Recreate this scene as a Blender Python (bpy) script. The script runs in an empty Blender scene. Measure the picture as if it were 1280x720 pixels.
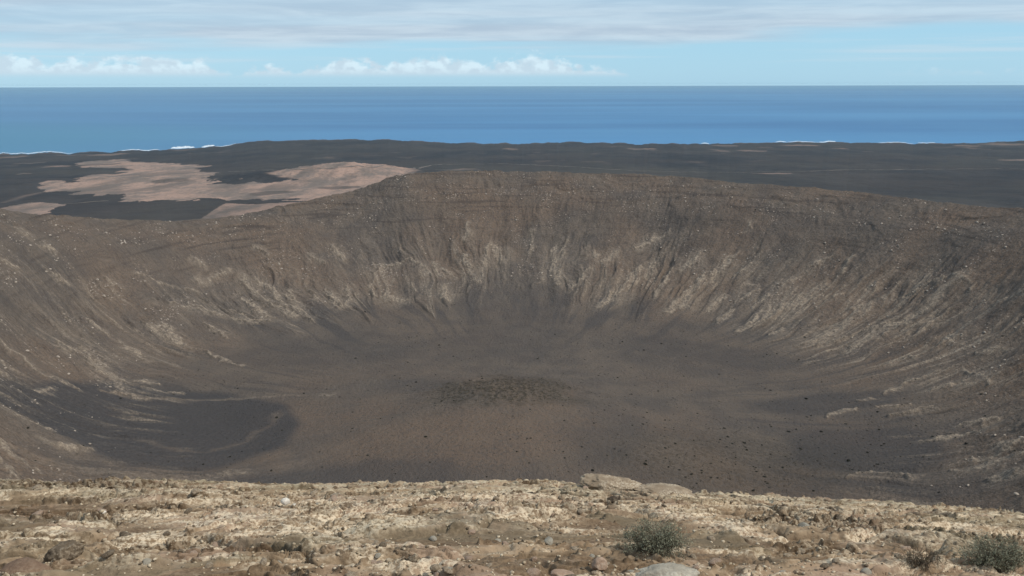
import bpy, bmesh, math, random
import numpy as np
from mathutils import Vector, Matrix, noise as mn
random.seed(7); rng = np.random.default_rng(7)
S = bpy.context.scene
R = math.radians
# ---------------------------------------------------------------- camera, sky, sun, exposure
PITCH = math.atan(253/1065)+R(.085)
cam_d = bpy.data.cameras.new('camera'); cam = bpy.data.objects.new('camera', cam_d); S.collection.objects.link(cam)
cam_d.sensor_width = 36; cam_d.angle = 2*math.atan(640/1065); cam_d.clip_start = .1; cam_d.clip_end = 200000
cam.matrix_world = Matrix.Translation((0, 0, 458)) @ (Matrix.Rotation(R(90)-PITCH, 4, 'X') @ Matrix.Rotation(math.atan2(3, 1280)*-1, 4, 'Z'))
S.camera = cam
SUN_EL, SUN_AZ = R(48), R(112)                 # azimuth clockwise from +Y: high behind the camera, a little to the right
CLOUD = {'grey': (4.1, 5.1, 6.2), 'light': (5.6, 6.6, 7.45), 'white': (7.2, 8.5, 9.2), 'cyan': (3.0, 6.1, 8.5)}
SKY_STRENGTH = .1
sd = bpy.data.lights.new('sun', 'SUN'); sun = bpy.data.objects.new('sun', sd); S.collection.objects.link(sun)
sd.energy = 2.7; sd.angle = R(6); sd.color = (1, .93, .82)
sdir = Vector((math.sin(SUN_AZ)*math.cos(SUN_EL), math.cos(SUN_AZ)*math.cos(SUN_EL), math.sin(SUN_EL)))
sun.rotation_euler = sdir.to_track_quat('Z', 'Y').to_euler(); sun.location = (0, 0, 900)
S.view_settings.view_transform = 'Standard'; S.view_settings.look = 'None'
S.view_settings.exposure = .14; S.view_settings.gamma = 1; S.view_settings.use_curve_mapping = False
S.render.engine = 'CYCLES'
S.cycles.volume_bounces = 0; S.cycles.max_bounces = 4

class N:                                        # small helper that writes shader nodes as expressions
    def __init__(s, tree): s.t = tree; s.t.nodes.clear()
    def node(s, typ, **kw):
        n = s.t.nodes.new(typ)
        for k, v in kw.items(): setattr(n, k, v)
        return n
    def put(s, sock, v):
        if hasattr(v, 'is_output'): s.t.links.new(v, sock)
        elif v is not None: sock.default_value = v
    def m(s, op, a, b=None, c=None, clamp=False):
        n = s.node('ShaderNodeMath', operation=op, use_clamp=clamp)
        s.put(n.inputs[0], a); s.put(n.inputs[1], b); s.put(n.inputs[2], c); return n.outputs[0]
    def sst(s, a, b, x):
        n = s.node('ShaderNodeMapRange', interpolation_type='SMOOTHSTEP')
        s.put(n.inputs[0], x); s.put(n.inputs[1], a); s.put(n.inputs[2], b); return n.outputs[0]
    def mix(s, f, a, b, mode='MIX'):
        n = s.node('ShaderNodeMix', data_type='RGBA', blend_type=mode)
        s.put(n.inputs[0], f)
        for i, v in ((6, a), (7, b)): s.put(n.inputs[i], (*v, 1) if isinstance(v, tuple) and len(v) == 3 else v)
        return n.outputs[2]
    def noise(s, vec, scale, detail=4, rough=.55, dist=0.):
        n = s.node('ShaderNodeTexNoise'); s.put(n.inputs['Vector'], vec); n.inputs['Scale'].default_value = scale
        n.inputs['Detail'].default_value = detail; n.inputs['Roughness'].default_value = rough; n.inputs['Distortion'].default_value = dist
        return n.outputs[0]
    def voro(s, vec, scale, feature='F1', out=0):
        n = s.node('ShaderNodeTexVoronoi', feature=feature); s.put(n.inputs['Vector'], vec); n.inputs['Scale'].default_value = scale
        return n.outputs[out]
    def vmul(s, v, k):
        n = s.node('ShaderNodeVectorMath', operation='MULTIPLY'); s.put(n.inputs[0], v); n.inputs[1].default_value = k; return n.outputs[0]
    def xyz(s, v):
        n = s.node('ShaderNodeSeparateXYZ'); s.put(n.inputs[0], v); return n.outputs
    def comb(s, x, y, z=0.):
        n = s.node('ShaderNodeCombineXYZ'); s.put(n.inputs[0], x); s.put(n.inputs[1], y); s.put(n.inputs[2], z); return n.outputs[0]
    def attr(s, name):
        n = s.node('ShaderNodeAttribute', attribute_name=name); return n
    def bump(s, h, strength=.5, dist=1., nrm=None):
        n = s.node('ShaderNodeBump'); n.inputs['Strength'].default_value = strength; n.inputs['Distance'].default_value = dist
        s.put(n.inputs['Height'], h); s.put(n.inputs['Normal'], nrm); return n.outputs[0]
    def bsdf(s, col, rough=.95, nrm=None, spec=.2, **kw):
        b = s.node('ShaderNodeBsdfPrincipled'); s.put(b.inputs['Base Color'], (*col, 1) if isinstance(col, tuple) and len(col) == 3 else col)
        s.put(b.inputs['Roughness'], rough); b.inputs['Specular IOR Level'].default_value = spec; s.put(b.inputs['Normal'], nrm)
        for k, v in kw.items(): s.put(b.inputs[k], v)
        o = s.node('ShaderNodeOutputMaterial'); s.t.links.new(b.outputs[0], o.inputs[0]); return b
def mat(name):
    m = bpy.data.materials.new(name); m.use_nodes = True; return m, N(m.node_tree)

w = bpy.data.worlds.new('World'); S.world = w; w.use_nodes = True
n = N(w.node_tree)
sky = n.node('ShaderNodeTexSky', sky_type='NISHITA', sun_disc=False, sun_elevation=SUN_EL, sun_rotation=SUN_AZ, altitude=400, air_density=1.0, dust_density=.4, ozone_density=2.0)
tc = n.node('ShaderNodeTexCoord').outputs['Generated']
X, Y, Z = n.xyz(tc)
az = n.m('ARCTAN2', X, Y)
zc = n.m('MAXIMUM', Z, 0.)
deck = n.comb(n.m('DIVIDE', X, n.m('ADD', zc, .035)), n.m('DIVIDE', Y, n.m('ADD', zc, .035)), 0.)     # a flat layer high above
st1 = n.noise(n.vmul(deck, (.10, .33, 1)), 1.0, 6, .55, .3)
st2 = n.noise(n.vmul(deck, (.035, .16, 1)), 1.3, 4, .5, .2)
lowedge = n.noise(n.comb(az, n.m('MULTIPLY', Z, 9.)), 2.6, 3, .5)
e0 = n.m('ADD', Z, n.m('MULTIPLY', n.m('SUBTRACT', lowedge, .5), .055))
e0 = n.m('ADD', e0, n.m('MULTIPLY', n.m('SUBTRACT', st1, .5), .03))
e0 = n.m('SUBTRACT', e0, n.m('MULTIPLY', n.sst(.02, .45, az), .008))
stratus = n.sst(.036, .052, e0)
skyc = n.mix(n.sst(.35, 0., Z), sky.outputs[0], n.mix(.72, sky.outputs[0], CLOUD['cyan']))
mott = n.noise(n.comb(n.m('MULTIPLY', az, 7.), n.m('MULTIPLY', Z, 85.)), 1., 6, .62, .4)
scol = n.mix(n.sst(.40, .62, n.m('ADD', n.m('MULTIPLY', st1, .5), n.m('MULTIPLY', mott, .5))), CLOUD['grey'], CLOUD['light'])
scol = n.mix(n.m('MULTIPLY', n.sst(.45, .70, st2), .7), scol, skyc)
col = n.mix(n.m('MULTIPLY', stratus, .9), skyc, scol)
streak = n.noise(n.comb(n.m('MULTIPLY', az, 3.2), n.m('MULTIPLY', Z, 95.)), 1.0, 4, .5)
stm = n.m('MULTIPLY', n.sst(.50, .68, streak), n.m('MULTIPLY', n.sst(.012, .03, Z), n.sst(.06, .04, Z)))
col = n.mix(n.m('MULTIPLY', stm, .45), col, CLOUD['light'])
# the row of small cumulus above the horizon
clus = n.noise(n.comb(n.m('ADD', az, 3.17), 0.), 9., 3, .55)
win = lambda a, b, e: n.m('MULTIPLY', n.sst(a-e, a+e, az), n.sst(b+e, b-e, az))
row = n.m('ADD', n.m('ADD', win(-.56, -.32, .03), n.m('MULTIPLY', win(-.30, -.24, .02), .55)), n.m('ADD', win(-.22, .12, .04), n.m('MULTIPLY', win(.38, 3.2, .08), .25)))
row = n.m('ADD', row, n.m('MULTIPLY', win(-3.2, -.56, .1), .7), clamp=True)
puff = n.noise(n.comb(az, n.m('MULTIPLY', Z, 1.5)), 55., 6, .6)
top = n.m('ADD', .006, n.m('MULTIPLY', n.m('ADD', .45, n.m('MULTIPLY', n.sst(.25, .6, clus), .55)), n.m('MULTIPLY', row, .026)))
dd = n.m('ADD', n.m('DIVIDE', n.m('SUBTRACT', top, Z), .006), n.m('MULTIPLY', n.m('SUBTRACT', puff, .5), 7.0))
cum = n.m('MULTIPLY', n.m('MULTIPLY', n.sst(-.3, 1.2, dd), n.sst(.006, .014, Z)), n.sst(.05, .4, row))
shade = n.noise(n.comb(az, n.m('MULTIPLY', Z, 1.3)), 60., 4, .55)
ccol = n.mix(n.m('MULTIPLY', n.sst(.40, .60, shade), n.sst(.008, .020, Z)), CLOUD['light'], CLOUD['white'])
col = n.mix(n.m('MULTIPLY', cum, .68), col, ccol)
col = n.mix(n.sst(-.02, -.06, Z), col, (2.5, 2.8, 3.2))
bg = n.node('ShaderNodeBackground'); n.put(bg.inputs[0], col); bg.inputs[1].default_value = SKY_STRENGTH
n.t.links.new(bg.outputs[0], n.node('ShaderNodeOutputWorld').inputs[0])

# ---------------------------------------------------------------- noise and terrain heights (metres, z relative to the sea)
CAMZ = 458.0
CX, CY = 0.0, 640.0                                   # middle of the crater
def _h(ix, iy, seed):
    n = (ix.astype(np.int64)*374761393 + iy.astype(np.int64)*668265263 + seed*1442695041) & 0xffffffff
    n = ((n ^ (n >> 13))*1274126177) & 0xffffffff
    n = (n ^ (n >> 16))*2246822519 & 0xffffffff
    return (n ^ (n >> 15)).astype(np.float64)/4294967296.0
def perlin(x, y, seed=0):
    x = np.asarray(x, float); y = np.asarray(y, float)
    ix = np.floor(x); iy = np.floor(y); fx = x-ix; fy = y-iy
    u = fx*fx*fx*(fx*(fx*6-15)+10); v = fy*fy*fy*(fy*(fy*6-15)+10)
    def g(a, b):
        t = _h(ix+a, iy+b, seed)*6.283185307
        return np.cos(t)*(fx-a)+np.sin(t)*(fy-b)
    n0 = g(0,0)*(1-u)+g(1,0)*u; n1 = g(0,1)*(1-u)+g(1,1)*u
    return (n0*(1-v)+n1*v)*1.5
def fbm(x, y, octv=5, seed=0, gain=.5):
    s = 0.; a = 1.; f = 1.; t = 0.
    for i in range(octv):
        s = s+a*perlin(x*f+i*17.3, y*f-i*9.1, seed+i); t += a; a *= gain; f *= 2.03
    return s/t
def ridged(x, y, octv=4, seed=0, gain=.5):
    s = 0.; a = 1.; f = 1.; t = 0.
    for i in range(octv):
        n = 1-np.abs(perlin(x*f+i*7.7, y*f+i*3.1, seed+i))*2; s = s+a*n; t += a; a *= gain; f *= 2.1
    return s/t
def voro(x, y, seed=0):                               # F1, F2 and a random value of the nearest cell
    ix = np.floor(x); iy = np.floor(y)
    f1 = np.full(x.shape, 9.); f2 = np.full(x.shape, 9.); idv = np.zeros(x.shape)
    for a in (-1,0,1):
        for b in (-1,0,1):
            cx = ix+a; cy = iy+b
            px = cx+_h(cx,cy,seed); py = cy+_h(cx,cy,seed+5)
            d = np.hypot(px-x, py-y); near = d < f1
            f2 = np.where(near, f1, np.minimum(f2, d)); idv = np.where(near, _h(cx,cy,seed+9), idv)
            f1 = np.where(near, d, f1)
    return f1, f2, idv
def sst(a, b, x):
    t = np.clip((x-a)/(b-a), 0, 1); return t*t*(3-2*t)
def smax(a, b, k): 
    return .5*(a+b+np.sqrt((a-b)**2+k*k))
def smin(a, b, k): return -smax(-a, -b, k)
def blob(x, y, cx, cy, rx, ry, rot=0., p=1.):
    c, s = math.cos(math.radians(rot)), math.sin(math.radians(rot))
    dx = x-cx; dy = y-cy; u = (dx*c+dy*s)/rx; v = (-dx*s+dy*c)/ry
    return np.exp(-(u*u+v*v)**p)
def inpoly(x, y, P):
    r = np.zeros(np.shape(x), bool); n = len(P)
    for i in range(n):
        x0, y0 = P[i]; x1, y1 = P[(i+1) % n]
        if y0 == y1: continue
        r ^= ((y0 > y) != (y1 > y)) & (x < (x1-x0)*(y-y0)/(y1-y0)+x0)
    return r
T_TH = np.array([-180,-150,-120,-90,-60,-30,0,30,60,90,120,150,180.])
T_R  = np.array([624,560,500,520,570,600,600,600,600,560,520,580,624.])
T_RF = np.array([250,190,180,240,280,258,250,262,280,255,215,230,250.])
H_TH = np.array([-180,-150,-120,-90,-75,-65,-60,-50,-45,-40,-35,-30,-25,-20,-15,-10,0,15,30,40,60,75,90,120,150,180.])
H_Z  = np.array([-9,-34,-62,-90,-109,-127,-139,-158,-165.5,-167,-163.5,-157.5,-151,-140.5,-124.5,-121.6,-122.5,-124.3,-128.7,-130.7,-132,-118,-102,-66,-34,-9.])
G_T  = np.array([-.2,0,.12,.27,.43,.54,.63,.72,.80,.90,1.])
G_V  = np.array([0,0,.022,.075,.20,.34,.49,.65,.785,.90,1.])
C_AZ = np.array([-90,-34.5,-30.8,-26.6,-22.2,-18.9,-16.5,-12.5,-7.9,-4.2,0,4.3,8.5,13.6,18.5,23.1,26.6,29.1,30.7,35.2,90])
C_D  = np.array([7000,6944,6796,6676,6671,6861,7339,7400,7270,6901,6770,6962,6809,6907,7254,7354,7443,7813,8154,8545,8800.])
def cubic(x, xp, fp):                                 # smooth interpolation through a table
    m = np.gradient(fp, xp); i = np.clip(np.searchsorted(xp, x)-1, 0, len(xp)-2)
    h = xp[i+1]-xp[i]; t = np.clip((x-xp[i])/h, 0, 1)
    return (2*t**3-3*t*t+1)*fp[i]+(t**3-2*t*t+t)*h*m[i]+(-2*t**3+3*t*t)*fp[i+1]+(t**3-t*t)*h*m[i+1]
def polar(x, y):
    dx = x-CX; dy = y-CY
    return np.degrees(np.arctan2(dx, dy)), np.hypot(dx, dy)
def plain_h(x, y, detail=True):
    az = np.degrees(np.arctan2(x, y)); rho = np.hypot(x, y)
    dc = np.interp(az, C_AZ, C_D)
    if detail: dc = dc+fbm(az*.9, az*0+3, 4, 71)*260
    f = np.clip((rho-1500)/(dc-1500), 0, 1)
    z = 4+172*(1-f)**1.15
    if detail: z = z+fbm(x/600, y/600, 4, 41)*9*(1-f*.5)+fbm(x/60, y/60, 3, 45)*2.0
    # old hills that stand out of the lava field
    z = z+blob(x, y, -500, 1600, 230, 150, 15)*34+blob(x, y, -640, 3300, 270, 300, 0)*50+blob(x, y, -1450, 3300, 700, 250, 10)*10
    z = z+blob(x, y, -1500, 7000, 900, 500)*10
    if detail: z = z+(ridged(x/90, y/150, 4, 47)-.5)*9*np.clip(blob(x, y, -640, 3300, 330, 380)+blob(x, y, -500, 1600, 260, 190)+.6*blob(x, y, -1450, 3300, 700, 320), 0, 1)
    return np.where(rho > dc, smin(z, 4-(rho-dc)*.25, 3), z)
def streak_field(x, y):                               # outcrop ribs and scree tongues mapped on the crater walls
    shp = x.shape; x = x.ravel(); y = y.ravel()
    xs = x+fbm(x/17, y/17, 3, 88)*8; ys = y+fbm(x/17+5, y/17, 3, 89)*8
    m = np.zeros(x.shape); mw = np.zeros(x.shape)
    for ax, ay, bx, by, wd in STREAKS:
        k = np.where((xs > min(ax, bx)-2.5*wd) & (xs < max(ax, bx)+2.5*wd) & (ys > min(ay, by)-2.5*wd) & (ys < max(ay, by)+2.5*wd))[0]
        if not len(k): continue
        X = xs[k]; Y = ys[k]; L2 = (bx-ax)**2+(by-ay)**2+1e-6
        u = np.clip(((X-ax)*(bx-ax)+(Y-ay)*(by-ay))/L2, 0, 1)
        q = np.exp(-(((X-ax-u*(bx-ax))**2+(Y-ay-u*(by-ay))**2)/(wd*(.6+.6*np.sin(3.14*np.clip(u, 0, 1))))**2))
        m[k] = np.maximum(m[k], q)
    return m.reshape(shp), None
def scree_top(arc, w, t, side):                        # scree cones climb the chutes between the rock spurs
    cone = .10+.34*ridged((arc+w*.7)/40, arc*0, 2, 24)**2+.05*fbm(arc/11, t*4, 3, 25)
    cone = cone*(1-.35*side)
    top = .60+.16*fbm(arc/50, arc*0+3, 3, 29)+.15*side
    rock = sst(0, .07, t-cone)*(1-sst(-.10, .12, t-top))
    return cone, rock
def crater_h(x, y, detail=True):
    th, r = polar(x, y)
    R = cubic(th, T_TH, T_R); RF = cubic(th, T_TH, T_RF); H = cubic(th, H_TH, H_Z)+CAMZ
    if detail:
        R = R+fbm(th/14, r*0, 3, 11)*14; RF = RF+fbm(th/9., r*0+4, 3, 12)*34
    floor = CAMZ-257.
    t = (r-RF)/(R-RF)
    g = cubic(np.clip(t, -.2, 1), G_T, G_V)
    z_in = floor+(H-floor)*g
    z_out = H-.34*(r-R)
    z = np.where(t < 1, z_in, z_out)
    z = smin(z_in+np.where(t > 1, (r-R)*.30, 0), H-.34*(r-R), 5.) if False else z
    # the low mound in the middle and the swells of the floor
    z = z+blob(x, y, -8, 650, 72, 62)*7+blob(x, y, 20, 640, 22, 20)*3+blob(x, y, 0, 590, 150, 120)*15
    if detail:
        arc = th*8.2
        w = fbm(arc/70, r/120, 3, 21)*26
        side = sst(55, 85, np.abs(th))
        st_, rock = scree_top(arc, w, t, side)
        patch = .35+.9*sst(-.25, .3, fbm(x/75, y/75, 3, 28))
        rock = rock*(1-.8*sst(.2, .6, blob(x, y, 5, 905, 62, 150, 0, 1.3)))
        G = ridged((arc+w)/34, r/210, 3, 22)*.55+ridged((arc+w*1.1+fbm(x/26, y/26, 2, 27)*5)/12, r/95, 4, 26)*.45
        z = z+rock*((G-.5)*(7-2*side)*patch+1.5-1.0*side)
        sf = streak_field(x, y)[0]; z = z+sf*(1.6+2.2*fbm(x/8, y/8, 3, 101))
        up = sst(.3, .6, t)*(1-.75*sst(.62, .85, t))
        G2 = ridged((arc+w*.5)/26, r/260, 4, 33)
        z = z+(G2-.5)*up*(1.1+1.6*side)*patch
        z = z+fbm(x/70, y/70, 4, 35)*(2.0+4*up)
        z = z+fbm(x/14, y/14, 5, 37, .6)*(.25+1.9*sst(.2, .5, t))+(ridged((arc+w)/9, r/34, 3, 99)-.5)*1.5*sst(.15, .4, t)*patch
        # broken ledges along the top of the far wall
        z = z+ridged(x/9, y/9, 3, 98)*2.2*blob(x, y, -6, 662, 58, 45)
        q = t*9+fbm(arc/60, r/60, 3, 38)*1.4; fr = q-np.floor(q)
        z = z+(sst(0, .16, fr)-fr)*2.2*sst(.72, .8, t)*(1-sst(.93, 1., t))*sst(-.15, .25, fbm(arc/45, r/45, 3, 39))
    P = plain_h(x, y, detail)
    return np.where(t > .9, smax(z, P, 12.), z)
def ledge_line(x):                                    # where the rim breaks away into the crater
    return 12.3+fbm(x/2.6, x*0+2, 3, 51)*2.2
def near_h(x, y, detail=True):
    z = CAMZ-1.65-.285*y-.0065*y*np.abs(y)-.07*np.maximum(0, x)*sst(2, 9, y)
    e = ledge_line(x)
    z = z-.55*np.maximum(0, y-e)**1.25
    return z
ROUGH = ((-6.8, 10.8, 2.0, 1.1, 10), (-4.8, 7.9, .9, .36, 0), (3.45, 8.6, 1.1, .75, 0), (-4.0, 8.6, .6, .22, 0), (-2.05, 6.25, .42, .16, 0), (4.9, 8.2, .8, .3, 0), (2.9, 7.1, .5, .14, -10), (-3.1, 6.7, .5, .2, 10), (.9, 9.3, .5, .15, 0), (-2.6, 9.6, .5, .15, 0))
def near_detail(x, y):                                # relief of the bare rock underfoot, plus masks
    a = math.radians(4); xr = x*math.cos(a)+y*math.sin(a); yr = -x*math.sin(a)+y*math.cos(a)
    wx = fbm(x*.8, y*.8, 3, 61)*.5
    big = fbm(xr*.22, yr*.55, 4, 62)
    L = fbm(xr*.16+wx*.3, yr*.75+wx*.6, 4, 63)
    L = L+.062*yr
    q = L*9; fr = q-np.floor(q)
    riser = sst(.0, .05, fr)*sst(.30, .16, fr); terr = (sst(.0, .20, fr)-fr)*.17
    soil = sst(.05, .35, fbm(xr*.30+4, yr*.95, 4, 64)+.12*(7.2-y)/3)
    f1, f2, cid = voro(xr*.9+wx*.9, yr*1.7+wx*.6, 65)
    lower = sst(9.2, 7.4, y)
    blocks = (sst(0, .13, f2-f1)-1)*.10+(cid-.5)*.15-f1*f1*.10
    g1, g2, gid = voro(xr*4.2+wx, yr*6.2, 66)
    cob = (sst(0, .3, g2-g1))*.040*sst(.3, .5, gid)
    fine = ridged(x*5, y*7, 4, 67)*.026*(1-.45*lower)+fbm(x*24, y*28, 2, 68)*.010
    rock = 1-soil
    for bx, by, rx, ry in ((.37, 5.75, .9, .42), (2.6, 6.45, .5, .3), (1.7, 6.2, .6, .3), (-.5, 6.9, .5, .25), (4.9, 7.4, .6, .3)):
        soil = np.maximum(soil, sst(.3, .6, blob(x, y, bx, by, rx, ry)+.25*big))
    mid = sst(7.2, 8.0, y)
    d = big*.14+terr*(1-.5*soil)*(.38+.30*(1-lower))+blocks*lower*rock*.62+cob*rock*(.55-.2*mid)+fine*(.22+.48*rock)-soil*.035
    rn = fbm(xr*1.1+9, yr*2.6, 4, 69)
    rough = sst(.25, .5, fbm(xr*.45+9, yr*1.3, 3, 68))*.7                  # beds of broken dark rubble
    for bx, by, rx, ry, ro in ROUGH: rough = np.maximum(rough, sst(.28, .5, blob(x, y, bx, by, rx, ry, ro)+.45*rn))
    rough = np.maximum(rough, riser*sst(-.25, .15, rn)*.8)
    h1, h2, hid = voro(x*7.5, y*8.5, 70)
    d = d+rough*((sst(0, .4, h2-h1)*.10*(hid-.15))-.03)
    return d, soil, rough, lower, gid, cid
def height(x, y, detail=True):
    x = np.asarray(x, float); y = np.asarray(y, float)
    rho = np.hypot(x, y); w = sst(15, 34, rho)
    hn = near_h(x, y)
    return hn*(1-w)+crater_h(x, y, detail)*w if np.any(w > 0) else hn
# ---------------------------------------------------------------- end of terrain heights
P_MAIN = [(-1642.3, 2956.5), (-1743.5, 3154.2), (-1735.3, 3251.7), (-1633.4, 3194.7), (-1755.7, 3495.4), (-1835.5, 3792.5), (-1729.9, 3818.5), (-1919.2, 4198.7), (-2100.3, 4305.6), (-2355.6, 4629.7), (-2432.0, 4947.2), (-2379.5, 5220.0), (-2134.5, 4795.4), (-1808.0, 4523.6), (-1526.6, 4254.1), (-1436.7, 3907.2), (-1240.4, 3598.8), (-1149.4, 3233.3), (-1065.6, 3071.3), (-964.0, 2965.2), (-908.5, 2995.1), (-827.8, 2937.2), (-783.8, 2992.5), (-742.0, 3067.2), (-668.7, 3102.5), (-623.9, 3157.1), (-575.2, 3234.3), (-476.7, 3280.8), (-417.4, 3197.2), (-319.9, 2731.5), (-388.1, 2178.8), (-488.4, 2348.7), (-577.7, 2324.4), (-615.0, 2394.4), (-662.5, 2411.9), (-693.6, 2393.2), (-778.2, 2462.3), (-817.6, 2412.7), (-892.5, 2431.1), (-942.1, 2465.5), (-1070.3, 2433.7), (-1197.1, 2597.5), (-1271.1, 2761.6), (-1282.9, 2681.5), (-1327.0, 2663.1), (-1452.6, 2833.1), (-1553.9, 2846.1)]
P_SMALL = [(-1359.2, 2146.1), (-1415.4, 2344.8), (-1397.9, 2473.5), (-1333.8, 2441.0), (-1254.5, 2385.3), (-1213.8, 2236.1), (-1179.2, 2121.5), (-1157.2, 2003.8), (-1231.1, 1938.6)]
P_HILL = [(-704.6, 1849.0), (-752.4, 2107.4), (-787.2, 2340.9), (-683.7, 2267.2), (-577.5, 2314.4), (-437.5, 2107.4), (-355.3, 1558.9), (-572.1, 1503.9)]
E_PALE = [(1574.5, 6366.1, 92, 134, -8.7), (1566.4, 5590.8, 95, 116, -12.3), (2121.9, 6351.1, 148, 140, -3.9), (3315.2, 6270.5, 89, 145, -19.1), (2597.1, 4434.4, 81, 85, -15.8), (-8.7, 5909.9, 55, 122, -2.8), (894.5, 5946.7, 103, 124, 4.2), (-2667.1, 4759.1, 53, 118, -10.3), (-2347.1, 4419.7, 30, 104, -9.6), (-2198.9, 3861.0, 18, 50, -10.6), (-2653.7, 5647.9, 106, 145, -13.3), (-3198.5, 5427.3, 94, 170, -9.7), (3689.6, 6433.4, 170, 229, -21.9), (1054.9, 3466.4, 79, 37, -4.8), (-238.5, 3665.2, 116, 48, 32.5), (2226.2, 5838.1, 56, 63, 3.3)]
E_DARK = [(-1273.9, 3191.0, 63, 80, -8.9), (-734.5, 2589.4, 58, 68, -10.6), (-562.0, 2736.8, 73, 51, -1.8), (-2168.3, 4517.1, 74, 128, -14.2), (-1780.2, 3830.6, 52, 80, -13.4)]
ROAD = [(-1228.3, 3705.9), (-1010.1, 3608.2), (-735.5, 3167.7), (-582.7, 3191.0), (-449.9, 3379.0), (-289.7, 4105.7), (-84.4, 4184.6), (148.0, 4028.1), (385.9, 3778.5), (531.8, 3639.0), (739.0, 3587.2), (970.8, 3576.2), (1209.8, 3581.4), (1607.4, 3736.9), (1974.8, 3771.8), (2210.1, 3635.8)]
TRACK1 = [(-1487.7, 2487.4), (-1509.0, 2586.3), (-1540.5, 2708.6), (-1539.2, 2776.6)]
TRACK2 = [(-1271.8, 2410.0), (-1240.8, 2416.4), (-1209.4, 2445.8), (-1174.2, 2474.4)]
RILL1 = [(-330.1, 649.9), (-301.2, 656.2), (-258.7, 664.5), (-236.6, 678.2), (-202.9, 678.9), (-148.9, 679.4)]
RILL2 = [(-278.0, 561.9), (-254.5, 558.7), (-231.8, 550.6), (-214.6, 557.2), (-199.0, 579.3), (-187.9, 613.2), (-185.1, 637.5)]
RILL3 = [(-55.2, 694.1), (-32.6, 653.7), (-0.2, 653.4), (31.8, 643.8), (43.8, 630.8)]
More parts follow.
